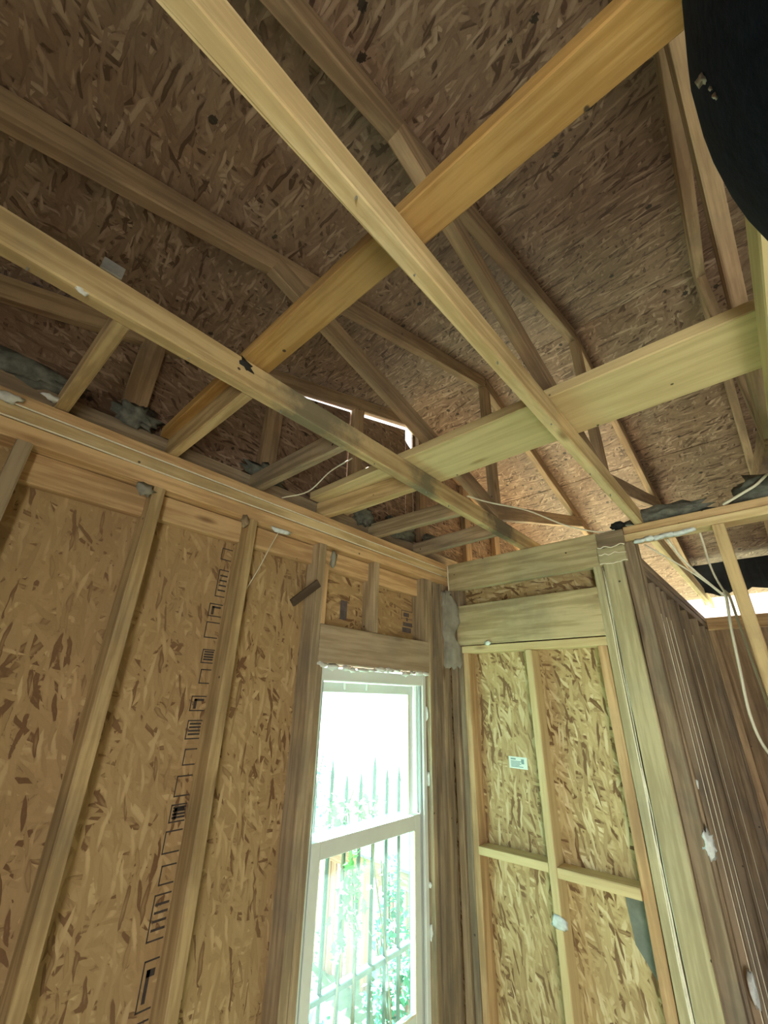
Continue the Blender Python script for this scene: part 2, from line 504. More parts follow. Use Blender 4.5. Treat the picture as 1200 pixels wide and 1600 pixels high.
# stamped print along the panel joint behind the third stud
prn = []
z = 2.30
k = 0
while z > .75:
    h = random.choice((.05, .08, .11, .06))
    w = .045 + random.uniform(-.008, .012)
    y0 = .789 - w - .004
    prn += [(y0, y0 + .0035, z - h, z), (y0, .787, z - .004, z), (y0, .787, z - h, z - h + .004)]
    if k % 3 == 1:
        for q in range(4): prn.append((y0 + .008, .785, z - h * (.25 + .18 * q), z - h * (.25 + .18 * q) + .006))
    if k % 4 == 2:
        prn += [(y0 + .012, y0 + .022, z - h * .85, z - h * .2), (y0 + .012, .78, z - h * .35, z - h * .2)]
    z -= h + random.choice((.02, .04, .028))
    k += 1
join_boxes('printed_mark', prn, 'ink', wl, (XO, 0, 0), ((0, 1, 0), (0, 0, 1), (1, 0, 0)))
prn = [(.836, .840, 1.30 + .11 * i, 1.36 + .11 * i) for i in range(9)]
join_boxes('printed_mark', prn, 'inkgrey', wl, (XO, 0, 0), ((0, 1, 0), (0, 0, 1), (1, 0, 0)))
# stamped box print above the window
prn = [(1.870, 1.873, 2.29, 2.335), (1.985, 1.988, 2.225, 2.335), (1.87, 1.988, 2.331, 2.335),
       (1.885, 1.985, 2.222, 2.226), (1.885, 1.888, 2.17, 2.225), (1.905, 1.955, 2.19, 2.213), (1.89, 1.985, 2.178, 2.181),
       (1.93, 1.945, 2.165, 2.185), (1.90, 1.985, 2.135, 2.158), (1.893, 1.975, 2.10, 2.128)]
join_boxes('printed_mark', prn, 'inkgrey', wl, (XO, 0, 0), ((0, 1, 0), (0, 0, 1), (1, 0, 0)))
join_boxes('printed_mark', [(1.405, 1.452, 2.105, 2.20)], 'inkgrey', wl, (XO, 0, 0), ((0, 1, 0), (0, 0, 1), (1, 0, 0)))
# torn plaster along the window head and right jamb
for i in range(13):
    y = 1.255 + i * .062 + random.uniform(-.01, .01)
    lump('plaster_remnant', (XI + random.uniform(-.012, .004), y, 1.876 + random.uniform(-.010, .006)), (.014, random.uniform(.022, .042), random.uniform(.007, .015)), 'plaster', wl, seed=i, sub=2)
for i in range(4):
    lump('plaster_remnant', (XI - .026, 2.028 + random.uniform(-.004, .004), .66 + i * .33 + random.uniform(-.12, .12)), (.012, .005, random.uniform(.010, .035)), 'plaster', wl, seed=30 + i, sub=2)
for i in range(5):
    lump('plaster_remnant', (XI - .015, 1.36 + i * .14, WZ0 + .012), (.02, .05, .013), 'plaster', wl, seed=50 + i, sub=2)

# ------------------------------------------------------------------ window_1 (double-hung)
w1 = root('window_1', (-1.575, 1.64, WZ0), 'tall white vinyl double-hung window with dusty panes', 'window', kind='structure')
FX0, FX1 = -1.625, -1.530
box('window_frame', (FX0, FX1), (WY0 + .002, WY0 + .030), (WZ0, WZ1 - .010), 'vinyl', w1, seg=1)
box('window_frame', (FX0, FX1), (2.000, 2.029), (WZ0, WZ1 - .010), 'vinyl', w1, seg=1)
box('window_frame', (FX0, FX1), (WY0 + .03, 2.0), (1.815, WZ1 - .012), 'vinyl', w1, seg=1)
box('window_sill', (FX0 - .03, FX1 + .012), (WY0 + .03, 2.0), (WZ0, WZ0 + .045), 'vinyl', w1, seg=1)
for y0, y1 in ((1.281, 1.294), (1.986, 1.999)):      # balance tracks
    box('sash_track', (-1.578, -1.566), (y0, y1), (WZ0 + .045, 1.815), 'vinyl', w1, seg=1)
    box('sash_track', (-1.552, -1.540), (y0, y1), (WZ0 + .045, 1.815), 'vinyl_dk', w1, seg=1)


def sash(xc, y0, y1, z0, z1, st, bot, top):
    s = box('sash', (xc - .014, xc + .014), (y0, y0 + st), (z0, z1), 'vinyl', w1, seg=1)
    box('stile', (xc - .014, xc + .014), (y1 - st, y1), (z0, z1), 'vinyl', s, seg=1)
    box('rail', (xc - .014, xc + .014), (y0 + st, y1 - st), (z1 - top, z1), 'vinyl', s, seg=1)
    box('rail', (xc - .014, xc + .014), (y0 + st, y1 - st), (z0, z0 + bot), 'vinyl', s, seg=1)
    box('glazing_bead', (xc + .010, xc + .018), (y1 - st - .008, y1 - st), (z0 + bot, z1 - top), 'caulk', s, seg=1)
    box('glazing_bead', (xc + .010, xc + .018), (y0 + st, y1 - st - .008), (z0 + bot, z0 + bot + .007), 'caulk', s, seg=1)
    box('pane', (xc - .003, xc + .003), (y0 + st, y1 - st), (z0 + bot, z1 - top), 'glass', s, seg=1, wob=0, bev=.0005)


sash(-1.600, 1.294, 1.986, 1.185, 1.812, .040, .040, .045)
sash(-1.556, 1.296, 1.984, WZ0 + .047, 1.225, .046, .060, .062)
for yy in (1.45, 1.60):
    box('sash_latch', (-1.586, -1.570), (yy, yy + .018), (1.780, 1.810), 'vinyl', w1, seg=1)

# ------------------------------------------------------------------ wall_back (header wall)
YI, YO = 2.25, 2.34
wb = root('wall_back', (-1.0, YI, 0), 'framed-in door opening with two headers and strand board infill', 'wall', kind='structure')
box('sheathing_panel', (-1.58, -.995), (YO, YO + .012), (0, 2.15), 'osb_back', wb, seg=1, bev=.001, wob=0)
box('sheathing_panel', (-.9945, -.47), (YO, YO + .012), (0, 2.15), 'osb_back', wb, seg=1, bev=.001, wob=0)
box('sheathing_panel', (-1.58, -.47), (YO, YO + .012), (2.155, 2.57), 'osb_back', wb, seg=1, bev=.001, wob=0)
box('header', (-1.492, -.556), (YI, YI + .04), (2.388, 2.566), 'header', wb)
box('header', (-1.45, -.603), (YI + .004, YI + .044), (2.050, 2.288), 'header', wb)
box('head_plate', (-1.42, -.603), (YI + .004, YO), (2.004, 2.044), 'fresh', wb)
box('bottom_plate', (-1.5, -.60), (YI, YO), (0, .04), 'stud', wb)
for x0, x1, mt, dy in ((-1.498, -1.462, 'stud_grey', -.004), (-1.456, -1.421, 'rough', .008)):
    box('stud', (x0, x1), (YI + dy, YO), (.04, 2.386), mt, wb, wob=.002)
box('stud', (-1.418, -1.383), (YI + .006, YO), (.04, 2.003), 'plate', wb)
box('stud', (-1.026, -.990), (YI, YO), (.04, 2.003), 'fresh', wb, lean=((0, 1, 0), .004))
box('stud', (-.655, -.612), (YI + .01, YO), (.04, 2.003), 'plate', wb)
box('blocking', (-1.383, -1.028), (YI + .002, YO), (1.046, 1.082), 'fresh', wb, lean=((0, 1, 0), -.02))
box('blocking', (-.988, -.657), (YI + .002, YO), (1.040, 1.078), 'fresh', wb, lean=((0, 1, 0), -.015))
# built-up post
box('post', (-.553, -.464), (YI - .004, YO), (.04, 2.40), 'post', wb, wob=.002)
box('post', (-.606, -.567), (YI + .002, YO), (.04, 2.40), 'post', wb, wob=.002)
box('post_filler', (-.567, -.553), (YI + .016, YO), (.04, 2.40), 'rough', wb)
box('post_cap', (-.566, -.440), (YI - .012, YI + .075), (2.395, 2.475), 'post', wb)
box('post_cap', (-.560, -.432), (YI - .010, YI + .075), (2.478, 2.556), 'rough', wb)
for x, z0, z1 in ((-.570, .3, 2.37), (-.562, .3, 2.38), (-.554, .5, 2.36), (-.567, .3, 1.5)):
    tube('caulk_seam', [(x + random.uniform(-.003, .003), YI + .004, z0 + (z1 - z0) * i / 14) for i in range(15)], random.choice((.002, .003)), 'caulk', wb, n=2, sides=5)
for zz in (2.395, 2.477, 2.44):
    tube('caulk_seam', [(-.565 + i * .016, YI - .011, zz + random.uniform(-.006, .006)) for i in range(9)], .003, 'caulk', wb, n=2, sides=5)
tube('caulk_seam', [(-1.494 + random.uniform(-.002, .002), YI - .004, 2.56 - i * .022) for i in range(11)], .004, 'caulk', wb, n=2, sides=6)
tube('caulk_seam', [(-1.492 + random.uniform(-.005, .005), YI - .012, 2.30 - i * .02) for i in range(9)], .006, 'caulk', wb, n=2, sides=6)
# torn grey membrane stuffed into the corner
bm = bmesh.new()
nu, nv = 12, 26
G = []
for j in range(nv + 1):
    zf = j / nv
    z = 1.92 + .46 * zf
    wdt = .5 + .5 * abs(math.sin(zf * 6.2 + .6)) if zf < .93 else .4
    row = []
    for i in range(nu + 1):
        s = (i / nu - .5) * wdt * 1.2
        x = -1.478 + s * .085 + .012 * noise.noise(Vector((i * .5, j * .35, 2)))
        y = 2.215 + s * .075 - .05 * (1 - (2 * s) ** 2) * .5 + .016 * noise.noise(Vector((i * .4, j * .3, 7)))
        row.append(bm.verts.new((x, y, z + .02 * noise.noise(Vector((i * .6, j, 4))))))
    G.append(row)
for j in range(nv):
    for i in range(nu): bm.faces.new((G[j][i], G[j][i + 1], G[j + 1][i + 1], G[j + 1][i]))
mo = from_bm('membrane_scrap', bm, 'membrane', None, (-1.478, 2.2, 1.92), True)
sd = mo.modifiers.new('thickness', 'SOLIDIFY'); sd.thickness = .004
tag(mo, 'crumpled grey membrane scrap stuffed in the corner between the two walls', 'membrane scrap')
# patch of felt on the sheathing low beside the post
bm = bmesh.new()
q = [(-.745, 1.03), (-.66, 1.035), (-.657, .80), (-.672, .775), (-.735, .87)]
lo = [bm.verts.new((x, YO - .001, z)) for x, z in q]; hi = [bm.verts.new((x, YO - .006, z)) for x, z in q]
bm.faces.new(lo); bm.faces.new(hi)
for i in range(5): bm.faces.new((lo[i], lo[(i + 1) % 5], hi[(i + 1) % 5], hi[i]))
tag(from_bm('felt_patch', bm, 'patch', None, (-.70, YO, .77)), 'grey-green felt patch on the strand board beside the post', 'felt patch')
# product label
lb = root('paper_label', (-1.168, YO - .001, 1.424), 'small white printed paper label stuck on the strand board', 'label')
box('paper', (-1.219, -1.118), (YO - .0022, YO - .0002), (1.427, 1.481), 'sticker', lb, seg=1, bev=.0002, wob=0)
prn = [(-1.208, -1.180, 1.467, 1.474)] + [(-1.208, -1.150 + random.uniform(-.012, .01), 1.458 - .006 * i, 1.4615 - .006 * i) for i in range(5)] + [(-1.150, -1.135, 1.450, 1.472)]
join_boxes('print', prn, 'stickink', lb, (0, YO - .0030, 0), ((1, 0, 0), (0, 0, 1), (0, 1, 0)))
lump('putty_smear', (-1.00, YI - .001, .885), (.035, .006, .022), 'foam', wb, seed=4, sub=2)
lump('paper_scrap', (-1.24, YI - .002, 2.052), (.018, .006, .012), 'sticker', wb, seed=8, sub=2)

# ------------------------------------------------------------------ wall_right (open partition in line with the back wall)
wr = root('wall_right', (.5, YI, 0), 'open stud partition with bare top plates to the right of the post', 'wall', kind='structure')
box('top_plate', (-.445, 2.6), (YI, YO), (2.490, 2.528), 'joist', wr)
box('top_plate', (-.430, 2.6), (YI + .002, YO), (2.531, 2.568), 'plate', wr)
box('stud', (-.082, -.036), (YI, YO), (.04, 2.488), 'stud', wr, lean=((0, 1, 0), .0))
for x in (.36, .76, 1.17, 1.6, 2.0):
    box('stud', (x, x + .04), (YI, YO), (.04, 2.488), 'stud', wr)
box('bottom_plate', (-.4, 2.6), (YI, YO), (0, .04), 'stud', wr)
for i in range(6):
    lump('putty_smear', (-.37 + i * .04, YI - .001, 2.480 + .004 * (i % 2)), (.03, .012, .012), 'foam', wr, seed=60 + i, sub=2)

# ------------------------------------------------------------------ wall_side (receding wall of the room beyond)
ws = root('wall_side', (-.45, 3.4, 0), 'receding stud wall of the dark room beyond the post', 'wall', kind='structure')
box('sheathing_panel', (-.505, -.493), (2.36, 3.55), (0, 2.33), 'osb_back', ws, seg=1, bev=.001, wob=0)
box('sheathing_panel', (-.505, -.493), (3.555, 4.5), (0, 2.33), 'osb_back', ws, seg=1, bev=.001, wob=0)
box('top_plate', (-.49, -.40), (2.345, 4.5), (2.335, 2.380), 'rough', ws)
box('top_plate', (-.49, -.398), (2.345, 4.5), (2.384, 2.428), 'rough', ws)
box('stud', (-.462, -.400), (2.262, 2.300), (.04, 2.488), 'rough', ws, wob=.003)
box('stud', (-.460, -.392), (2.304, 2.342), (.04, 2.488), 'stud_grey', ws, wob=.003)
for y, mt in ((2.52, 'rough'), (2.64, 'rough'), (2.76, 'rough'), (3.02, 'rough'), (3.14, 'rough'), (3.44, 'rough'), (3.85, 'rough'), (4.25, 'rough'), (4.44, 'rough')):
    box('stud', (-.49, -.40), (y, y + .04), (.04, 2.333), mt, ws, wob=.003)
for y in (2.52, 2.64, 2.76, 3.14, 3.44):
    tube('caulk_seam', [(-.399, y + .002 + random.uniform(-.002, .002), .3 + .17 * i) for i in range(12)], .002, 'caulk', ws, n=2, sides=5)
lump('putty_smear', (-.395, 2.285, 1.27), (.02, .030, .045), 'foam', ws, seed=21)
lump('putty_smear', (-.393, 2.33, 1.46), (.008, .014, .02), 'foam', ws, seed=23, sub=2)
lump('putty_smear', (-.396, 2.48, .80), (.012, .03, .05), 'foam', ws, seed=24, sub=2)
wf = root('wall_far', (1.0, 4.5, 0), 'far plate and boards of the dark room under the daylight gap', 'wall', kind='structure')
box('top_plate', (-.5, 2.6), (4.50, 4.59), (2.335, 2.432), 'plate', wf)
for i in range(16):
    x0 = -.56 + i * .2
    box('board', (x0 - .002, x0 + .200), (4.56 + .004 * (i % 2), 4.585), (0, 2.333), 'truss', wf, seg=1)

# ------------------------------------------------------------------ walls behind the camera
w2 = root('wall_front', (.5, -1.0, 0), 'sheathed eave wall behind the photographer with an added doorway for light', 'wall', kind='structure')  # unseen opening, added to let light in from behind
for x0, x1, z0, z1 in ((-1.59, -.4, 0, 2.57), (-.395, .6, 0, 2.57), (.605, 1.5, 2.05, 2.57), (1.505, 2.6, 0, 2.57)):
    box('sheathing_panel', (x0, x1), (-1.012, -1.0), (z0, z1), 'osb_wall', w2, seg=1, bev=.001, wob=0)
for x in (-1.5, -1.1, -.7, -.3, .1, .56, 1.5, 1.9, 2.3):
    box('stud', (x, x + .04), (-1.0, -.91), (0, 2.57), 'stud', w2, seg=2)
w3 = root('wall_end', (2.6, 1.7, 0), 'sheathed end wall far to the right of the photographer', 'wall', kind='structure')
for y0, y1 in ((-1.0, .2), (.205, 1.4), (1.405, 2.6), (2.605, 4.6)):
    box('sheathing_panel', (2.60, 2.612), (y0, y1), (0, 2.57), 'osb_wall', w3, seg=1, bev=.001, wob=0)
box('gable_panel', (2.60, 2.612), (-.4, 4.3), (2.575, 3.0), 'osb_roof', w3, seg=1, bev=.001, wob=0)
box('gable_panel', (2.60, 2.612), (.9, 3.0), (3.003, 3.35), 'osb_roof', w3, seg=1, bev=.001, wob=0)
w4 = root('wall_porch', (-.98, 4.9, 0), 'low boarded rail closing the porch outside the back wall', 'wall', kind='structure')
box('top_plate', (-1.6, -.5), (4.86, 4.94), (2.48, 2.57), 'truss', w4)
box('post', (-1.6, -1.52), (4.86, 4.94), (-.55, 2.48), 'truss', w4)

# ------------------------------------------------------------------ gable above wall_left
wg = root('wall_gable', (-1.6, RY, 2.57), 'dark strand board gable end with flat studs under the roof slope', 'wall', kind='structure')
GX0, GX1 = -1.622, -1.602


def gable_panel(y0, y1, zb, drop0, drop1):
    bm = bmesh.new()
    f = lambda y, d: chord_z(y) + .09 - d
    ys = [y0, y1] if not (y0 < RY < y1) else [y0, RY, y1]
    lo = []; hi = []
    for x in (GX0 + .008, GX1):
        top = [bm.verts.new((x, y, f(y, drop0 + (drop1 - drop0) * k / (len(ys) - 1)))) for k, y in enumerate(ys)]
        bot = [bm.verts.new((x, y, zb)) for y in ys]
        (lo if x < GX1 - .001 else hi).append((top, bot))
    for (tp, bt) in (lo[0], hi[0]): bm.faces.new(tp + bt[::-1])
    (t0, b0), (t1, b1) = lo[0], hi[0]
    for a, b in ((t0, t1), (b0, b1)):
        for k in range(len(ys) - 1): bm.faces.new((a[k], a[k + 1], b[k + 1], b[k]))
    bm.faces.new((t0[0], b0[0], b1[0], t1[0])); bm.faces.new((t0[-1], b0[-1], b1[-1], t1[-1]))
    c = Vector((GX1, (y0 + y1) / 2, (zb + f((y0 + y1) / 2, 0)) / 2))
    bmesh.ops.recalc_face_normals(bm, faces=bm.faces)
    X, Y = Vector((0, 1, 0)), Vector((0, 0, 1)); Z = X.cross(Y)
    mw = Matrix((X, Y, Z)).transposed().to_4x4(); mw.translation = c
    me = bpy.data.meshes.new('gable'); bm.transform(mw.inverted()); bm.to_mesh(me); bm.free()
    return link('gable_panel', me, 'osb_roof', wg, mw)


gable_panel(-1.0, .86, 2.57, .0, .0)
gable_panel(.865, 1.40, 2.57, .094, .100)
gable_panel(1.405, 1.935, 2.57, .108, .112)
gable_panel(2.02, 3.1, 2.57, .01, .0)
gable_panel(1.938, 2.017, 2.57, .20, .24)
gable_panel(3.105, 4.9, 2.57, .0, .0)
for y in (-.28, .245, .83, 1.40, 2.045, 2.62, 3.09, 3.7):
    box('gable_stud', (GX1, GX1 + .038), (y, y + .085), (2.66, chord_z(y + .04) + .02), 'truss', wg)
beam('gable_chord', (-1.583, -.95, chord_z(-.95) + .045), (-1.583, RY, RZ + .045), .088, .038, (0, 0, 1), 'truss', wg)
beam('gable_chord', (-1.583, RY, RZ + .045), (-1.583, 4.9, chord_z(4.9) + .045), .088, .038, (0, 0, 1), 'truss', wg)
box('bottom_chord', (GX1, GX1 + .038), (-1.0, 4.9), (2.572, 2.658), 'rough', wg)

# ------------------------------------------------------------------ ceiling: roof deck
rf = root('ceiling', (.5, RY, RZ), 'dark brown strand board roof deck rising to the ridge', 'roof deck', kind='structure')


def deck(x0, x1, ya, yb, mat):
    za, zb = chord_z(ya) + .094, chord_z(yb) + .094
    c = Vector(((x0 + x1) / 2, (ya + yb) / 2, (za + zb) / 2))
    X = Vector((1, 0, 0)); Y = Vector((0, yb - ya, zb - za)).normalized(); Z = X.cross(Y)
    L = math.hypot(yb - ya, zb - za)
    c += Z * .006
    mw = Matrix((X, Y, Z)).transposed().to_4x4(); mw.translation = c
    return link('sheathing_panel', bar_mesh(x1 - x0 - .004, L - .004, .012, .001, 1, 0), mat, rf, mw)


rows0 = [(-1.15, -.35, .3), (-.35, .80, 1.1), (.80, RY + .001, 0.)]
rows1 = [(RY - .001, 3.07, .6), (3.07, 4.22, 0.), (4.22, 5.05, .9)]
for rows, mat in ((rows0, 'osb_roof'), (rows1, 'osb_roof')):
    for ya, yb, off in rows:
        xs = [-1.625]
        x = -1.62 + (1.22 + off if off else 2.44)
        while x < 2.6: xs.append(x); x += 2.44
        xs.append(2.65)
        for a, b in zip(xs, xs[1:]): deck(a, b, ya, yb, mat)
# roofing felt lying on the deck closes the panel joints
for ya, yb in ((EAVE0, RY + .004), (RY - .004, EAVE1)):
    za, zb = chord_z(ya) + .1135, chord_z(yb) + .1135
    beam('roofing_felt', (.5125, ya, za), (.5125, yb, zb), 4.27, .006, (1, 0, 0), 'felt', rf, seg=1, bev=.0005, wob=0)

# ------------------------------------------------------------------ roof trusses
def truss(xc, xb, label, jm, cm, tb=.040, lit=False):
    t = root('roof_truss', (xc, RY, 2.57), label, 'truss', 'roof trusses over the room')
    th = .038
    box('bottom_chord', (xb - tb / 2, xb + tb / 2), (-1.05, 4.9), (2.57, 2.656), jm, t, wob=.002)
    for k in range(7):
        yy = -.1 + k * .33 + random.uniform(-.1, .1)
        px_ = xb + random.uniform(-.012, .012)
        beam('nail', (px_, yy, 2.572), (px_, yy + random.uniform(-.004, .004), 2.572 - random.uniform(.006, .014)), .004, .004, (1, 0, .1), 'galv', t, seg=1, bev=.001, wob=0)
    zc = .045
    beam('top_chord', (xc, -1.1, chord_z(-1.1) + zc), (xc, RY, RZ + zc), .088, th, (0, 0, 1), cm, t)
    beam('top_chord', (xc, RY, RZ + zc), (xc, 5.0, chord_z(5.0) + zc), .088, th, (0, 0, 1), cm, t)
    beam('web', (xc + .001, .44, 3.128), (xc + .001, 1.97, 2.690), .085, th, (0, 0, 1), cm, t)
    beam('web', (xc + .001, 1.93, 2.690), (xc + .001, 3.46, 3.128), .085, th, (0, 0, 1), 'truss', t)
    box('king_post', (xc - .018, xc + .018), (1.908, 1.992), (2.655, RZ + .02), 'truss', t)
    return t


truss(-.965, -.965, 'roof truss whose dusty joist carries the blocks from the window wall', 'joist_dusty', 'truss')
truss(-.400, -.361, 'roof truss whose pale joist ends at the post', 'joist', 'truss', .036)
truss(.178, .199, 'roof truss whose yellow joist passes under the navy cap', 'fresh', 'truss', .044)
truss(.80, .80, 'roof truss standing beyond the navy cap, past the yellow joist', 'joist', 'truss')
truss(1.41, 1.41, 'roof truss second past the yellow joist, towards the end wall', 'joist', 'truss')
truss(2.02, 2.02, 'roof truss next to the end wall', 'joist', 'truss')

# ------------------------------------------------------------------ boards laid flat over the joists
b = beam('strongback_board', (-1.56, .440, 2.677), (2.2, .440, 2.677), .088, .038, (0, 1, 0), 'orange', None, seg=10)
tag(b, 'narrow amber board laid flat across the joists under the brown deck', 'board')
b = beam('strongback_board', (-1.56, 1.258, 2.677), (2.2, 1.340, 2.677), .266, .038, (0, 1, 0), 'fresh', None, seg=10)
tag(b, 'wide pale board laid flat across the joists near the header', 'board')

# ------------------------------------------------------------------ blocks from wall_left to the first joist
ords = ['farthest from the back wall', 'beside the narrow amber board', 'between the amber board and the pale board', 'under the wide pale board', 'just past the wide pale board', 'nearest the back wall']
for i, (y, yb) in enumerate(((.070, .082), (.428, .426), (.795, .812), (1.180, 1.236), (1.555, 1.588), (1.968, 1.948))):
    mt = ('stud', 'stud', 'stud_grey', 'stud', 'stud_grey', 'rough')[i]
    o = beam('ceiling_block', (-1.565, y + .018, 2.6135), (-.986, yb + .020, 2.6135), .084, .036, (0, 0, 1), mt, None, wob=.002)
    tag(o, 'two-by-four block between wall plate and joist, ' + ords[i], 'block', 'blocks along the window wall')

# ------------------------------------------------------------------ dust and insulation on the plates
for i, (x, y, zz, s, lab) in enumerate((
        (-1.565, -.02, 2.685, (.03, .13, .04), 'dusty insulation tuft on the wall plate by the first block'),
        (-1.555, .30, 2.690, (.022, .07, .045), 'dusty insulation tuft below the dark gable stud'),
        (-1.553, .86, 2.685, (.022, .09, .04), 'dusty insulation tuft at the block past the amber board'),
        (-1.545, 1.50, 2.69, (.03, .08, .05), 'dusty insulation heap beyond the wide pale board'),
        (-1.54, 1.80, 2.70, (.035, .13, .055), 'dusty insulation heap between the last two blocks'),
        (-1.53, 2.12, 2.69, (.04, .09, .045), 'dusty insulation heap in the plate corner'))):
    tag(lump('insulation_clump', (x, y, zz), s, 'insul', None, seed=i + 3, rough=.45, freq=4), lab, 'insulation')
tag(lump('insulation_clump', (-.24, 2.33, 2.612), (.17, .06, .045), 'insul', None, seed=15, rough=.4, freq=4), 'dark debris heap on the partition plate beside the pale joist', 'insulation')
tag(lump('insulation_clump', (.17, 2.32, 2.63), (.14, .06, .065), 'insul', None, seed=17, rough=.4, freq=4), 'grey-green insulation heap on the partition plate by the yellow joist', 'insulation')
tag(lump('insulation_clump', (-.455, 2.285, 2.586), (.035, .035, .022), 'soot', None, seed=19, rough=.4, freq=4), 'small black debris clump on top of the post', 'insulation')
# scraps
tag(beam('wood_scrap', (-1.492, 1.045, 2.112), (-1.488, 1.172, 2.222), .036, .018, (0, -.6, .7), 'scrap', None), 'short dark splintered stick nailed beside the window stud', 'wood scrap')
tag(lump('drywall_scrap', (-1.495, .382, 2.398), (.012, .028, .026), 'membrane', None, seed=41, rough=.5, sub=2), 'torn grey drywall scrap at the top of a stud', 'drywall scrap')
tag(lump('drywall_scrap', (-1.495, .770, 2.402), (.012, .022, .024), 'stud_grey', None, seed=43, rough=.5, sub=2), 'torn brown drywall scrap beside the stamped print', 'drywall scrap')
tag(lump('drywall_scrap', (-1.493, .945, 2.412), (.008, .05, .012), 'foam', None, seed=44, rough=.5, sub=2), 'white putty smear where the thin wire leaves the plate', 'putty')
tag(lump('drywall_scrap', (-1.492, 1.255, 2.36), (.012, .018, .04), 'membrane', None, seed=45, rough=.5, sub=2), 'torn grey drywall scrap at the head of the window stud', 'drywall scrap')
tag(lump('drywall_scrap', (-1.488, .060, 2.588), (.012, .026, .012), 'plaster', None, seed=46, rough=.6, sub=2), 'torn white plaster flake at the foot of the first block', 'plaster')
tag(lump('drywall_scrap', (-1.490, -.035, 2.535), (.010, .03, .016), 'plaster', None, seed=47, rough=.6, sub=2), 'torn grey-white plaster flake on the cream seamed plate', 'plaster')
tag(lump('drywall_scrap', (-.950, .010, 2.551 + .02), (.004, .012, .010), 'plaster', None, seed=48, rough=.5, sub=2), 'small white plastic clip on the dusty joist', 'clip')
tag(box('metal_bracket', (-.943, -.938), (.02, .065), (2.655, 2.69), 'galv', None, seg=1), 'small grey metal bracket on top of the dusty joist', 'bracket')
tag(lump('soot_spot', (-.945, .405, 2.635), (.004, .025, .020), 'soot', None, seed=49, rough=.4, sub=2), 'black soot spot where the amber board crosses the dusty joist', 'soot')

# ------------------------------------------------------------------ cables
def cable(pts, r, label, mat='cable', n=6):
    return tag(tube('cable', pts, r, mat, None, n=n), label, 'cable')


cable([(-0.360, 2.290, 2.469), (-0.279, 2.308, 2.385), (-0.200, 2.327, 2.300), (-0.118, 2.345, 2.194)], .004, 'thin cream cable slanting from the putty smear to the bundle')
cable([(-0.263, 2.290, 2.477), (-0.234, 2.313, 2.393), (-0.198, 2.337, 2.317), (-0.123, 2.360, 2.198)], .006, 'thick cream cable looping from the plate to the bundle')
cable([(-0.136, 2.352, 2.513), (-0.136, 2.364, 2.436), (-0.138, 2.376, 2.361), (-0.132, 2.388, 2.287), (-0.117, 2.400, 2.219)], .0045, 'cream cable dropping from the plate beside the partition stud')
cable([(-0.122, 2.366, 2.212), (-0.116, 2.375, 2.185), (-0.132, 2.384, 2.063), (-0.146, 2.393, 1.902), (-0.160, 2.402, 1.718), (-0.140, 2.411, 1.587), (-0.061, 2.420, 1.479)], .006, 'thick cream cable hanging in a long sag past the partition stud')
cable([(-0.116, 2.406, 2.226), (-0.106, 2.430, 2.202), (-0.104, 2.435, 2.123), (-0.102, 2.440, 2.027), (-0.099, 2.445, 1.896), (-0.096, 2.450, 1.756), (-0.09, 2.455, 1.40)], .0055, 'cream cable hanging straight down beside the long sagging one')
cable([(-.945, 1.62, 2.668), (-.90, 1.75, 2.668), (-.80, 1.98, 2.674), (-.68, 2.18, 2.62), (-.545, 2.26, 2.572), (-.47, 2.262, 2.565)], .004, 'thin white cable from the dusty joist to the post top')
cable([(-.02, 2.262, 2.575), (.05, 2.25, 2.60), (.13, 2.245, 2.64), (.21, 2.25, 2.74), (.205, 2.2, 2.95), (.22, 2.1, 3.0)], .006, 'white cable rising off the partition plate by the yellow joist')
cable([(-1.498, .941, 2.418), (-1.494, .90, 2.32), (-1.497, .862, 2.215), (-1.585, .85, 2.10)], .002, 'thin wire hanging from the plate onto the strand board')
cable([(-1.50, .93, 2.572), (-1.40, 1.00, 2.60), (-1.28, 1.02, 2.668), (-1.15, 1.03, 2.69)], .003, 'short white wire on the plate ahead of the wide pale board')

# ------------------------------------------------------------------ torn felt at the far daylight gap
bm = bmesh.new()
top = []; bot = []
n = 60
for i in range(n + 1):
    x = -.40 + 2.2 * i / n
    zb = 2.60 + .05 * noise.noise(Vector((i * .33, 0, 0))) + .025 * noise.noise(Vector((i * 1.3, 5, 0)))
    top.append(bm.verts.new((x, 4.40 + .01 * noise.noise(Vector((i * .2, 1, 0))), 2.86)))
    bot.append(bm.verts.new((x, 4.38 + .03 * noise.noise(Vector((i * .4, 3, 0))), zb)))
for i in range(n): bm.faces.new((top[i], top[i + 1], bot[i + 1], bot[i]))
fo = from_bm('torn_felt', bm, 'felt', None, (.7, 4.4, 2.6))
sd = fo.modifiers.new('thickness', 'SOLIDIFY'); sd.thickness = .003
tag(fo, 'ragged black roofing felt hanging over the far daylight gap', 'felt')

# ------------------------------------------------------------------ navy cap close to the photographer
ax = Vector((0.6146, 0.4440, 0.6521))
cc = Vector((0, 0, ZC)) + ax * .34
rad = .34 * math.sin(math.radians(31.1))
cp = root('cap', cc - Vector((0, 0, rad * .6)), 'dark navy cloth cap with white dust flecks, rounding in front of the rafters', 'cap')
bm = bmesh.new()
bmesh.ops.create_uvsphere(bm, u_segments=48, v_segments=28, radius=rad)
for v in list(bm.verts):
    if v.co.z < -rad * .62: v.co.z = -rad * .62
for v in bm.verts: v.co += cc
from_bm('crown', bm, 'navy', cp, cc, True)
bm = bmesh.new()                                      # visor, pointing away to the right
rows = []
for j in range(9):
    r = rad * (.72 + .75 * j / 8)
    rows.append([bm.verts.new(cc + Vector((r * math.cos(a) * (1 if j else 1), r * math.sin(a) * .85, -rad * .55 - .02 * (a / 1.1) ** 2 - .01 * j / 8))) for a in [(-1.1 + 2.2 * i / 20) for i in range(21)]])
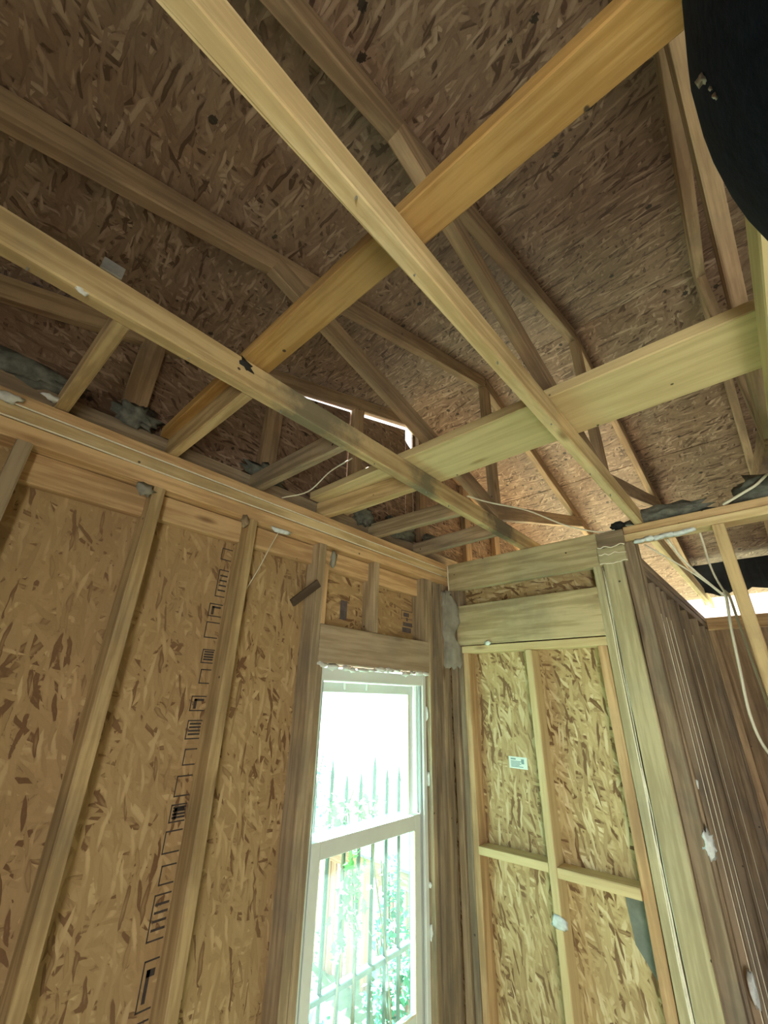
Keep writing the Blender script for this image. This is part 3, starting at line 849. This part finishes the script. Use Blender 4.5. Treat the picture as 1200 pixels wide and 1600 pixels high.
for a, b_ in zip(rows, rows[1:]):
    for i in range(20): bm.faces.new((a[i], a[i + 1], b_[i + 1], b_[i]))
vo = from_bm('visor', bm, 'navy', cp, cc, True)
sd = vo.modifiers.new('thickness', 'SOLIDIFY'); sd.thickness = .004
for i, (d, s) in enumerate((((.1343, .5230, .8417), .0030), ((.1404, .5362, .8323), .0013), ((.1429, .5463, .8253), .0014))):
    d = Vector(d).normalized()
    o_ = Vector((0, 0, ZC)); oc = o_ - cc
    bq = d.dot(oc); disc = bq * bq - (oc.length_squared - rad * rad)
    p = o_ + d * (-bq - math.sqrt(max(disc, 0)))
    lump('dust_fleck', p, (s * .55, s * .55, s * .9), 'fleck', cp, seed=70 + i, rough=.5, sub=2)

# ------------------------------------------------------------------ outside: iron fence
fn = root('iron_fence', (-2.0, 2.2, -.62), 'black iron picket fence with spear tips just outside the window', 'fence')
for i in range(22):
    y = 1.113 + .113 * i
    zt = 1.36 + (.07 if i % 3 == 0 else 0)
    p = box('picket', (-2.008, -1.992), (y - .008, y + .008), (-.62, zt - .09), 'iron', fn, seg=1, bev=.002)
    bm = bmesh.new()
    bmesh.ops.create_cone(bm, segments=6, radius1=.013, radius2=.001, depth=.09, cap_ends=True)
    for v in bm.verts: v.co += Vector((-2.0, y, zt - .045))
    from_bm('spear_tip', bm, 'iron', p, (-2.0, y, zt - .045))
for z in (.475, 1.03):
    box('rail', (-2.02, -1.98), (.9, 3.9), (z - .012, z + .012), 'iron', fn, seg=1)


# red slatted shed beyond the fence
sh = root('garden_shed', (-3.5, 3.6, -.62), 'red slatted garden shed with a green roof beyond the iron fence', 'shed')
x = -4.35
while x < -2.6:
    w = random.choice((.07, .09, .10))
    box('slat', (x, x + w), (3.6, 3.622), (-.62, .26), 'redwood', sh, seg=1)
    x += w + random.choice((.02, .05, .09))
box('fascia', (-4.4, -2.6), (3.56, 3.60), (.23, .37), 'redwood', sh, seg=1)
beam('roof_sheet', (-3.5, 3.50, .385), (-3.5, 4.4, .46), 1.9, .02, (1, 0, 0), 'greenroof', sh, seg=1)
box('corner_post', (-4.36, -4.28), (4.3, 4.38), (-.62, .68), 'redwood', sh, seg=1)
box('corner_post', (-2.68, -2.60), (4.3, 4.38), (-.62, .68), 'redwood', sh, seg=1)


def leaf_mesh(s):
    bm = bmesh.new()
    pts = [(0, 0, 0), (.35, .28, .05), (.62, .20, .03), (.72, .42, .0), (.85, .12, -.04), (1.1, 0, -.1), (.85, -.12, -.04), (.72, -.42, 0), (.62, -.20, .03), (.35, -.28, .05)]
    v = [bm.verts.new((p[0] * s, p[1] * s, p[2] * s)) for p in pts]
    c = bm.verts.new((.5 * s, 0, -.02 * s))
    for i in range(len(v)): bm.faces.new((v[i], v[(i + 1) % len(v)], c))
    me = bpy.data.meshes.new('leaf'); bm.to_mesh(me); bm.free()
    return me


vn = root('climbing_vine', (-1.97, 1.9, -.62), 'climbing vine with bright green leaves on the iron fence', 'vine')
stems = [[(-1.975, 1.82, -.6), (-1.972, 1.85, .2), (-1.978, 1.90, .7), (-1.965, 1.86, 1.1), (-1.98, 1.95, 1.3)],
         [(-1.978, 1.88, -.6), (-1.97, 1.98, .3), (-1.97, 1.96, .8), (-1.98, 1.90, 1.22)],
         [(-1.972, 2.30, -.6), (-1.97, 2.26, .3), (-1.975, 2.13, .85), (-1.97, 2.05, 1.20)],
         [(-1.975, 1.80, 1.1), (-1.97, 1.92, 1.18), (-1.975, 2.05, 1.12), (-1.972, 2.13, 1.2)]]
for s in stems: tube('stem', s, .005, 'vinewood', vn, n=5, sides=5)
lm = [leaf_mesh(.05), leaf_mesh(.065), leaf_mesh(.04)]
for q in lm: q.materials.append(M['leaf'])
for i in range(170):
    if i < 95: y = random.gauss(1.93, .055); z = random.uniform(.62, 1.12)
    else: y = random.uniform(1.74, 2.12); z = random.gauss(1.17, .06)
    p = Vector((-1.955 + random.uniform(-.03, .03), y, z))
    mw = Matrix.Translation(p) @ Matrix.Rotation(random.uniform(0, 6.28), 4, 'Z') @ Matrix.Rotation(random.uniform(-.3, 1.5), 4, 'Y') @ Matrix.Rotation(random.uniform(-.6, .6), 4, 'X')
    link('leaf', random.choice(lm), None, vn, mw)


def shrub(loc, size, label, nleaf=420):
    r = root('shrub', loc, label, 'shrub', 'shrubs outside the window')
    for k in range(4):
        a = random.uniform(0, 6.28)
        tube('stem', [loc, Vector(loc) + Vector((math.cos(a) * size[0] * .3, math.sin(a) * size[1] * .3, size[2] * .5)), Vector(loc) + Vector((math.cos(a) * size[0] * .6, math.sin(a) * size[1] * .6, size[2] * .95))], .008, 'vinewood', r, n=4, sides=5)
    bm = bmesh.new()
    for i in range(nleaf):
        d = Vector((random.gauss(0, 1), random.gauss(0, 1), random.gauss(0, 1))).normalized() * random.uniform(.5, 1)
        c = Vector(loc) + Vector((d.x * size[0], d.y * size[1], (d.z * .5 + .52) * size[2]))
        e = Matrix.Rotation(random.uniform(0, 6.28), 3, 'Z') @ Matrix.Rotation(random.uniform(-1, 1), 3, 'Y')
        s = random.uniform(.04, .08)
        bm.faces.new([bm.verts.new(c + e @ Vector(p) * s) for p in ((0, 0, 0), (.5, .35, .08), (1, 0, 0), (.5, -.35, .08))])
    f = from_bm('foliage', bm, 'leaf2', r, loc)
    f['kind'] = 'stuff'


shrub((-2.5, 2.95, -.60), (.26, .28, .85), 'low green shrub behind the iron fence, in front of the red shed')
shrub((-2.45, 2.15, -.60), (.24, .32, .75), 'low green shrub behind the iron fence, under the vine')
shrub((-2.9, 3.33, -.60), (.16, .16, 1.15), 'tall green shrub at the corner of the red shed')
shrub((-4.9, 3.9, -.60), (.5, .5, 1.9), 'big green bush beside the red shed')

# pale house wall added outside, pink for the pinkish light in the far gap
nh = root('added_pink_house', (1.0, 11.0, -.62), 'pale pink house wall added outside to give the far gap its pinkish light', 'house')
for i in range(14):
    box('siding_board', (-6, 6), (11.0, 11.03), (-.6 + i * .4, -.205 + i * .4), 'stucco', nh, seg=1)
box('wall_core', (-6, 6), (11.03, 11.2), (-.6, 5.0), 'stucco', nh, seg=1)
